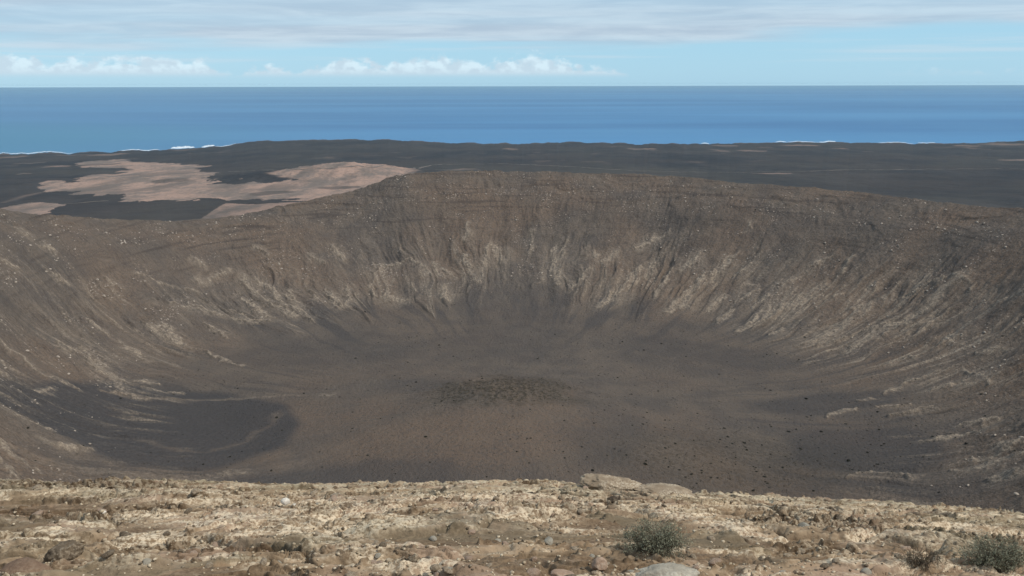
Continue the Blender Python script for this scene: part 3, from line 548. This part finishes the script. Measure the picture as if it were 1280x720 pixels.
# ---------------------------------------------------------------- rocks
_ico = {}
def ico(sub):
    if sub not in _ico:
        b = bmesh.new(); bmesh.ops.create_icosphere(b, subdivisions=sub, radius=1)
        _ico[sub] = (np.array([v.co[:] for v in b.verts]), np.array([[v.index for v in f.verts] for f in b.faces])); b.free()
    return _ico[sub]
def rock_shape(sub, seed, cuts=9, rough=.08, cut_d=.62):
    V, F = ico(sub); V = V.copy(); r = np.random.default_rng(seed)
    for _ in range(cuts):
        nrm = r.normal(size=3); nrm /= np.linalg.norm(nrm); d = r.uniform(cut_d, .92)
        k = np.maximum(0, V@nrm-d); V -= k[:, None]*nrm*.93
    if rough and sub > 1:
        o = r.uniform(0, 50, 3)
        for i, p in enumerate(V):
            q = Vector(p*2.2+o); V[i] = p*(1+rough*1.5*mn.fractal(q, 1., 2., 3)+rough*.7*mn.fractal(q*4, 1., 2., 2))
    return V, F
def rock_mat(name, a, b, crust, cs=.5, scale=1.):
    m, n = mat(name); pos = n.node('ShaderNodeTexCoord').outputs['Object']
    n2 = n.noise(pos, 9.*scale, 5, .65); n3 = n.noise(pos, 45.*scale, 4, .6); n1 = n.noise(pos, 3.*scale, 3)
    c = n.mix(n.sst(.3, .7, n2), a, b); c = n.mix(n.m('MULTIPLY', n.m('MULTIPLY', n.sst(.45, .6, n3), n.sst(.4, .55, n1)), cs), c, crust)
    c = n.mix(n.m('MULTIPLY', n.sst(.38, .28, n3), .6), c, tuple(v*.35 for v in a))
    n.bsdf(c, .95, n.bump(n.m('ADD', n2, n.m('MULTIPLY', n3, .5)), .7, .02/scale), .15); return m
M_tan = rock_mat('tan_rock', (.22, .165, .112), (.32, .25, .175), (.52, .44, .33), .8)
M_pink = rock_mat('pinkish_rock', (.30, .205, .145), (.38, .275, .20), (.50, .42, .33), .4)
M_dark = rock_mat('dark_rock', (.05, .038, .028), (.10, .075, .052), (.2, .17, .12), .3)
M_brown = rock_mat('brown_rock', (.10, .075, .052), (.17, .13, .088), (.42, .35, .26), .45)
M_white = rock_mat('white_rock', (.55, .50, .42), (.78, .73, .64), (.85, .8, .72), .3)
M_red = rock_mat('red_rock', (.15, .095, .065), (.22, .15, .10), (.33, .25, .18), .3)
M_grey = rock_mat('grey_lichen_rock', (.27, .24, .19), (.38, .34, .27), (.50, .47, .38), .7)
def boulder(name, label, cat, x, y, size, m, seed, rot=(0, 0, 0), sink=.25, sub=5, cuts=10, rough=.08, group=None):
    V, F = rock_shape(sub, seed, cuts, rough); V = V*np.array(size)/2
    o = link(name, mesh_np(name, V, F, m))
    z = float(ground(x, y)[0]); o.location = (x, y, z+size[2]*(.5-sink)); o.rotation_euler = tuple(R(v) for v in rot)
    return tag(o, label, cat, group)
boulder('boulder', 'dark brown boulder leaning to the right at the lower left', 'boulder', -3.40, 5.82, (.31, .16, .18), M_brown, 3, (0, -26, 12), .02)
boulder('boulder', 'rounded reddish brown boulder cut by the bottom edge at lower left', 'boulder', -3.42, 5.36, (.36, .3, .18), M_red, 8, (0, 0, 0), .3, cuts=5, rough=.04)
boulder('rock_slab', 'large pale slab with shaded hollow below, standing on the rim edge', 'rock', 1.42, 11.3, (.92, .5, .27), M_tan, 12, (4, 7, -4), .2, cuts=12, rough=.10)
boulder('rock_slab', 'low pale slab sloping right beside the large slab on the rim edge', 'rock', 2.25, 11.2, (1.0, .5, .17), M_tan, 17, (0, 8, -6), .4, cuts=8, rough=.10)
boulder('rock_slab', 'broad flat lichen grey slab at the bottom edge below the green shrub', 'rock', 1.05, 5.33, (.52, .30, .13), M_grey, 21, (0, 0, 4), .35, cuts=8)
boulder('stone', 'angular pinkish stone standing alone in the brown soil patch', 'stone', .64, 5.62, (.125, .10, .12), M_pink, 23, (5, -12, 20), .15, 4, 8, .04)
boulder('stone', 'flat pinkish stone on soil left of the angular pink stone', 'stone', .36, 5.46, (.20, .13, .08), M_pink, 29, (0, 5, 0), .3, 4, 8, .05)
boulder('stone', 'tan stone at the bottom edge half buried in brown soil', 'stone', .12, 5.36, (.13, .10, .07), M_pink, 31, (0, 5, 0), .3, 4, 8, .05)
boulder('dark_stone', 'black stone sitting alone on pale gravel left of the rim slab', 'stone', .24, 9.9, (.15, .12, .085), M_dark, 33, (0, 0, 10), .15, 4, 10, .14)
boulder('dark_stone', 'black stone just in front of the large rim slab', 'stone', 1.22, 9.5, (.14, .12, .09), M_dark, 35, (0, 10, 0), .15, 4, 10, .14)
boulder('dark_stone', 'small black stone on pale gravel in the middle of the rim', 'stone', -.98, 8.9, (.09, .08, .06), M_dark, 37, (0, 0, 0), .2, 4, 10, .14)
boulder('dark_stone', 'small black stone near the edge above the two white stones', 'stone', -2.25, 10.7, (.09, .08, .06), M_dark, 39, (0, 0, 0), .2, 4, 10, .14)
boulder('white_stone', 'bright white stone, left one of a touching pair on the gravel', 'stone', -2.44, 8.37, (.10, .08, .08), M_white, 41, (0, 0, 0), -.2, 3, 6, .03)
boulder('white_stone', 'bright white stone, right one of a touching pair on the gravel', 'stone', -2.35, 8.38, (.08, .07, .075), M_white, 43, (0, 0, 0), -.2, 3, 6, .03)
boulder('white_stone', 'single small white stone on the dark rubble at far left', 'stone', -4.32, 8.2, (.06, .05, .04), M_white, 45, (0, 0, 0), .15, 3, 6, .03)

# loose stones: the 300 that show largest are objects, the small gravel is one mesh
def scatter_mesh(name, P, sizes, m, seed, sub=1, nvar=12, flat=.65, cuts=5):
    r = np.random.default_rng(seed); VV, FF = [], []; base = 0
    shapes = [rock_shape(sub, seed*50+i, cuts, .0, .5) for i in range(nvar)]
    for i, (x, y, z) in enumerate(P):
        V, F = shapes[i % nvar]; a = r.uniform(0, 6.28); s = sizes[i]/2
        sc = np.array([s*r.uniform(.8, 1.3), s*r.uniform(.7, 1.1), s*flat*r.uniform(.7, 1.2)])
        W = V*sc; ca_, sa_ = math.cos(a), math.sin(a)
        VV.append(np.stack([W[:, 0]*ca_-W[:, 1]*sa_+x, W[:, 0]*sa_+W[:, 1]*ca_+y, W[:, 2]+z+s*flat*.35], -1)); FF.append(F+base); base += len(V)
    return link(name, mesh_np(name, np.concatenate(VV), np.concatenate(FF), m, smooth=False))
def near_points(num, seed, rmin=4.7, rmax=12.5):
    r = np.random.default_rng(seed); a = np.radians(r.uniform(-36, 36, num)); q = 1/(r.uniform(1/rmax, 1/rmin, num))
    x = q*np.sin(a); y = q*np.cos(a)
    k = (y < ledge_line(x)) & (y > 4.4); return x[k], y[k]
x, y = near_points(26000, 5); d, so, ro, lo, _, _ = near_detail(x, y)
keep = rng.random(len(x)) < (.12+.3*(1-so)+.5*ro)*(1-.55*lo)+.08*lo
x, y, so = x[keep], y[keep], so[keep]
sz = np.clip(rng.lognormal(math.log(.022), .42, len(x)), .009, .085)*(.8+.05*y)
zz = ground(x, y); big = np.argsort(-(sz/np.hypot(x, y)))[:300]; isbig = np.zeros(len(x), bool); isbig[big] = True
k = np.where(~isbig)[0]; h = len(k)*2//3
M_grav = rock_mat('gravel_pale', (.32, .25, .165), (.48, .39, .27), (.68, .58, .43), .8)
scatter_mesh('g', np.stack([x[k[:h]], y[k[:h]], zz[k[:h]]], -1), sz[k[:h]], M_grav, 3).name = 'pale_gravel'
tag(bpy.data.objects['pale_gravel'], 'pale lichen crusted gravel strewn over the rim in the foreground', 'gravel', kind='stuff')
scatter_mesh('g', np.stack([x[k[h:]], y[k[h:]], zz[k[h:]]], -1), sz[k[h:]], M_brown, 4).name = 'brown_gravel'
tag(bpy.data.objects['brown_gravel'], 'darker brown gravel mixed over the rim in the foreground', 'gravel', kind='stuff')
var = [mesh_np('loose_stone', *(lambda s: (s[0]*np.array([1, .8, .6])*.5, s[1]))(rock_shape(3, 900+i, 8, .05)), m_, smooth=True) for i, m_ in enumerate((M_tan, M_tan, M_pink, M_tan, M_brown, M_grey, M_pink, M_tan))]
LAND = [(-3.4, 5.6, 'by the dark leaning boulder'), (-6.5, 10.8, 'by the dark rubble at the far left edge'), (-4.6, 8.0, 'by the small white stone on dark rubble'), (-2.4, 8.4, 'round the two bright white stones'),
        (-1.9, 6.1, 'in the hollows left of centre near the bottom'), (-2.2, 10.9, 'along the rim edge left of centre'), (.2, 10., 'round the black stone near the rim edge'), (-1.0, 8.8, 'round the small black stone in mid rim'), (-.3, 6.6, 'on the pale rock in the bottom centre'),
        (.4, 5.7, 'on the brown soil patch at the bottom'), (1.2, 6.2, 'round the large grey green shrub'), (1.7, 10.8, 'below the large slab on the rim edge'), (2.2, 8.2, 'on pale crust behind the grey green shrub'), (3.5, 8.7, 'in the dark rubble bed right of centre'),
        (2.6, 6.4, 'on the soil between the shrubs'), (3.3, 6.0, 'round the dry shrub'), (4.0, 6.4, 'round the corner shrub'), (5.6, 8.8, 'on the ledges above the corner shrub'), (4.6, 11.5, 'along the rim edge at the right')]
names = {M_tan: ('tan loose stone lying on the foreground rim', 'loose tan stones on the rim'), M_pink: ('pinkish loose stone lying on the foreground rim', 'loose pinkish stones on the rim'),
         M_brown: ('dark brown loose stone lying on the foreground rim', 'loose brown stones on the rim'), M_grey: ('grey lichened loose stone lying on the foreground rim', 'loose grey stones on the rim')}
for j, i in enumerate(big):
    me = var[j % len(var)]; o = link('loose_stone', me); s = sz[i]*1.25
    o.location = (x[i], y[i], zz[i]+s*.12); o.scale = (s*rng.uniform(.8, 1.4), s*rng.uniform(.8, 1.2), s*rng.uniform(.7, 1.2)); o.rotation_euler = (rng.uniform(-.3, .3), rng.uniform(-.3, .3), rng.uniform(0, 6.28))
    lb, gr = names[me.materials[0]]; nl = min(LAND, key=lambda q: math.hypot(q[0]-x[i], q[1]-y[i]))
    tag(o, lb.replace(' lying on the foreground rim', '')+' lying '+nl[2], 'stone', gr+' '+nl[2])

# ---------------------------------------------------------------- shrubs
def leaf_mat(name, a, b):
    m, n = mat(name); pos = n.node('ShaderNodeNewGeometry').outputs['Position']
    n.bsdf(n.mix(n.sst(.35, .65, n.noise(pos, 22., 3)), a, b), .8, None, .2); return m
M_leaf = leaf_mat('shrub_leaf', (.16, .168, .112), (.29, .285, .20)); M_dry = leaf_mat('dry_leaf', (.10, .085, .055), (.19, .155, .10)); M_twig = leaf_mat('twig', (.09, .065, .045), (.17, .13, .09))
M_bush = leaf_mat('bush_leaf', (.022, .022, .015), (.045, .042, .027))
def shrub(label, x, y, rx, ry, hgt, seed, ml, n_stem=170, leaves=26, lean=0.):
    r = np.random.default_rng(seed); z0 = float(ground(x, y)[0])-.01
    root = bpy.data.objects.new('shrub', None); S.collection.objects.link(root); root.location = (x, y, z0); tag(root, label, 'shrub')
    SV, SF, LV, LF = [], [], [], []
    for i in range(n_stem):
        a = r.uniform(0, 6.283); el = r.uniform(.02, 1.)**.7
        tip = np.array([math.cos(a)*rx*math.sqrt(1-el*el*.9)*r.uniform(.6, 1.08)+lean*el, math.sin(a)*ry*math.sqrt(1-el*el*.9)*r.uniform(.6, 1.08), hgt*el*r.uniform(.7, 1.1)])
        base = np.array([r.normal()*.18*rx, r.normal()*.18*ry, 0]); mid = .5*(base+tip)+np.array([0, 0, .25*hgt*(1-el)+.02])+r.normal(size=3)*.012
        pts = [base, mid, tip]; rad = [.0028, .0018, .0008]; b = len(SV)
        for p, q in zip(pts, rad):
            for kk in range(3):
                t = kk*2.094; SV.append(p+np.array([math.cos(t)*q, math.sin(t)*q, 0]))
        for s_ in (0, 1):
            for kk in range(3): SF.append((b+s_*3+kk, b+s_*3+(kk+1) % 3, b+s_*3+3+(kk+1) % 3, b+s_*3+3+kk))
        for _ in range(leaves):
            u = r.uniform(.3, 1.02); p = (1-u)**2*base+2*u*(1-u)*mid+u*u*tip+r.normal(size=3)*.011
            d = r.normal(size=3); d[2] = abs(d[2]); d /= np.linalg.norm(d); e = np.cross(d, r.normal(size=3)); e /= np.linalg.norm(e)
            L = r.uniform(.008, .020); W = L*.17; c = len(LV)
            LV += [p, p+d*L*.5+e*W, p+d*L, p+d*L*.5-e*W]; LF.append((c, c+1, c+2, c+3))
    link('stems', mesh_np('stems', SV, SF, M_twig), root); link('foliage', mesh_np('foliage', LV, LF, ml, False), root)
    return root
shrub('grey green shrub growing right of centre at the bottom edge', 1.13, 6.15, .36, .25, .27, 1, M_leaf, 300, 34)
shrub('dense green shrub in the lower right corner', 3.95, 6.25, .38, .25, .26, 2, M_leaf, 300, 34)
shrub('thin dry brownish shrub just left of the corner shrub', 3.22, 6.05, .26, .18, .22, 3, M_dry, 90, 10)

# ---------------------------------------------------------------- bushes and pale boulders inside the crater
def bush_mesh(seed, k=46):
    r = np.random.default_rng(seed); V, F = [], []
    for i in range(k):
        a = r.uniform(0, 6.28); el = r.uniform(0, 1); q = r.uniform(.35, .5)
        p = np.array([math.cos(a)*q*math.sqrt(1-el*el*.7), math.sin(a)*q*math.sqrt(1-el*el*.7), .04+.42*el*r.uniform(.6, 1)])
        d = r.normal(size=3)*.17; e = r.normal(size=3)*.17; c = len(V)
        V += [p-d, p+e, p+d, p-e]; F.append((c, c+1, c+2, c+3))
    Vi, Fi = ico(1); b = len(V); V += list(Vi*np.array([.38, .38, .26])+np.array([0, 0, .16])); F += [(b+f[0], b+f[1], b+f[2], b+f[2]) for f in Fi]
    return np.array(V), np.array(F)
def bm_mesh(name, V, F, m):
    me = bpy.data.meshes.new(name); me.from_pydata([tuple(v) for v in V], [], [tuple(dict.fromkeys(map(int, f))) for f in F]); me.materials.append(m); return me
cand = rng.uniform(-1, 1, (60000, 2))*np.array([480, 430])+np.array([0, 690])
th, r = polar(cand[:, 0], cand[:, 1]); t = (r-cubic(th, T_TH, T_RF))/(cubic(th, T_TH, T_R)-cubic(th, T_TH, T_RF))
cx_, cy_ = cand[:, 0], cand[:, 1]
W = .05+.16*sst(-.05, .4, fbm(cx_/60, cy_/60, 4, 171))
W += .35*blob(cx_, cy_, 190, 560, 120, 70)+.10*blob(cx_, cy_, 60, 540, 130, 60)+.20*blob(cx_, cy_, -10, 655, 70, 55)+.12*blob(cx_, cy_, -250, 700, 140, 35)+.2*blob(cx_, cy_, -300, 430, 110, 60)
W *= np.where(t < .35, 1, .25)*(t < .9)*(np.hypot(cx_, cy_) > 420)*(np.abs(np.degrees(np.arctan2(cx_, cy_))) < 33)
W *= 1-.85*sst(.4, .7, blob(cx_, cy_, -285, 590, 100, 70, 0, 1.6))
k = rng.random(len(cand)) < W; cx_, cy_ = cx_[k], cy_[k]; bs = np.clip(rng.lognormal(math.log(.62), .38, len(cx_)), .5, 1.9); bz = height(cx_, cy_)
order = np.argsort(-(bs/np.hypot(cx_, cy_))); print('bushes', len(cx_))
def BPL(x, y):
    if math.hypot(x+8, y-655) < 75: return 'on the low mound in the crater'
    if math.hypot(x+285, y-590) < 110: return 'on the dark sand at the left of the crater'
    if y < 600: return 'on the near floor '+('left of the mound' if x < -40 else 'right of the mound' if x > 60 else 'in front of the mound')
    return 'on the far floor '+('left of the mound' if x < -60 else 'right of the mound' if x > 60 else 'behind the mound')
bm = [bm_mesh('crater_bush', *bush_mesh(i), M_bush) for i in range(6)]
for j, i in enumerate(order[:300]):
    o = link('crater_bush', bm[j % 6]); o.location = (cx_[i], cy_[i], bz[i]-.1); s = bs[i]; o.scale = (s*rng.uniform(.9, 1.5), s, s*rng.uniform(.7, 1.)); o.rotation_euler = (0, 0, rng.uniform(0, 6.28))
    pl = BPL(cx_[i], cy_[i]); tag(o, 'small dark bush dotted '+pl, 'bush', 'dark bushes dotted '+pl)
VV, FF = [], []; base = 0; sh = [bush_mesh(i, 16) for i in range(6)]
for j, i in enumerate(order[300:]):
    V, F = sh[j % 6]; VV.append(V*bs[i]*np.array([1.2, 1, .85])+np.array([cx_[i], cy_[i], bz[i]-.1])); FF += [[int(a)+base for a in dict.fromkeys(map(int, f))] for f in F]; base += len(V)
me = bpy.data.meshes.new('scrub'); me.from_pydata(np.concatenate(VV).tolist(), [], FF); me.materials.append(M_bush)
tag(link('distant_scrub', me), 'tiny far bushes scattered over the crater floor and mound', 'scrub', kind='stuff')

M_pb = rock_mat('pale_crater_rock', (.34, .29, .235), (.48, .41, .34), (.55, .48, .41), .5, .06)
cand = rng.uniform(-1, 1, (90000, 2))*np.array([640, 620])+np.array([0, 700]); x, y = cand.T
az_ = np.abs(np.degrees(np.arctan2(x, y))); k = (az_ < 33) & (np.hypot(x, y) > 470); x, y = x[k], y[k]
th, r = polar(x, y); T = (r-cubic(th, T_TH, T_RF))/(cubic(th, T_TH, T_R)-cubic(th, T_TH, T_RF)); arc = th*8.2
cl = sst(.12, .40, fbm(x/34, y/34, 4, 93)+.12)
W = cl*.24*sst(.25, .45, T)*(T < 1.)+.5*sst(.775, .80, T+.03*fbm(arc/60, r*0, 3, 175))*sst(.90, .85, T)*sst(-.05, .3, fbm(arc/25, r/20, 3, 94))
W += .35*blob(x, y, 395, 870, 60, 60)*sst(0, .3, fbm(x/12, y/12, 3, 176))
k = rng.random(len(x)) < W; x, y = x[k], y[k]; ps = np.clip(rng.lognormal(math.log(1.15), .5, len(x)), .5, 2.7); pz = height(x, y); print('pale rocks', len(x))
T = T[k]; order = np.argsort(-(ps/np.hypot(x, y)))
pm_ = [mesh_np('pale_boulder', *(lambda s: (s[0]*np.array([1, .8, .7])*.5, s[1]))(rock_shape(2, 300+i, 7, .06)), M_pb) for i in range(8)]
for j, i in enumerate(order[:300]):
    o = link('pale_boulder', pm_[j % 8]); s = ps[i]; o.location = (x[i], y[i], pz[i]+.15*s); o.scale = (s*1.3, s, s); o.rotation_euler = (rng.uniform(-.3, .3), rng.uniform(-.3, .3), rng.uniform(0, 6.28))
    a_, q_ = polar(x[i], y[i]); pl = ('left wall' if a_ < -55 else 'right wall' if a_ > 55 else 'far wall left of centre' if a_ < -15 else 'far wall right of centre' if a_ > 15 else 'far wall in the centre')+(' near the rim' if T[i] > .72 else ' halfway up' if T[i] > .45 else ' near its foot')
    tag(o, 'pale boulder on the crater\'s '+pl, 'boulder', 'pale boulders on the '+pl)
k = order[300:]
tag(scatter_mesh('pale_rubble', np.stack([x[k], y[k], pz[k]], -1), ps[k], M_pb, 6, 1), 'small pale rubble scattered over the crater walls', 'rubble', kind='stuff')

# ---------------------------------------------------------------- air
HZ = 302000
V = [(sx*HZ, sy*HZ, z) for z in (-1, 462) for sx, sy in ((-1, -1), (1, -1), (1, 1), (-1, 1))]
me = bpy.data.meshes.new('haze'); me.from_pydata(V, [], [(3, 2, 1, 0), (4, 5, 6, 7), (0, 1, 5, 4), (1, 2, 6, 5), (2, 3, 7, 6), (3, 0, 4, 7)])
mh = bpy.data.materials.new('haze'); mh.use_nodes = True; mh.node_tree.nodes.clear()
pv = mh.node_tree.nodes.new('ShaderNodeVolumePrincipled'); pv.inputs['Color'].default_value = (.52, .80, 1, 1); pv.inputs['Density'].default_value = HAZE
ou = mh.node_tree.nodes.new('ShaderNodeOutputMaterial'); mh.node_tree.links.new(pv.outputs[0], ou.inputs['Volume'])
me.materials.append(mh)
if HAZE > 0: tag(link('haze', me), 'pale blue haze over the plain and the sea', 'haze', kind='stuff')
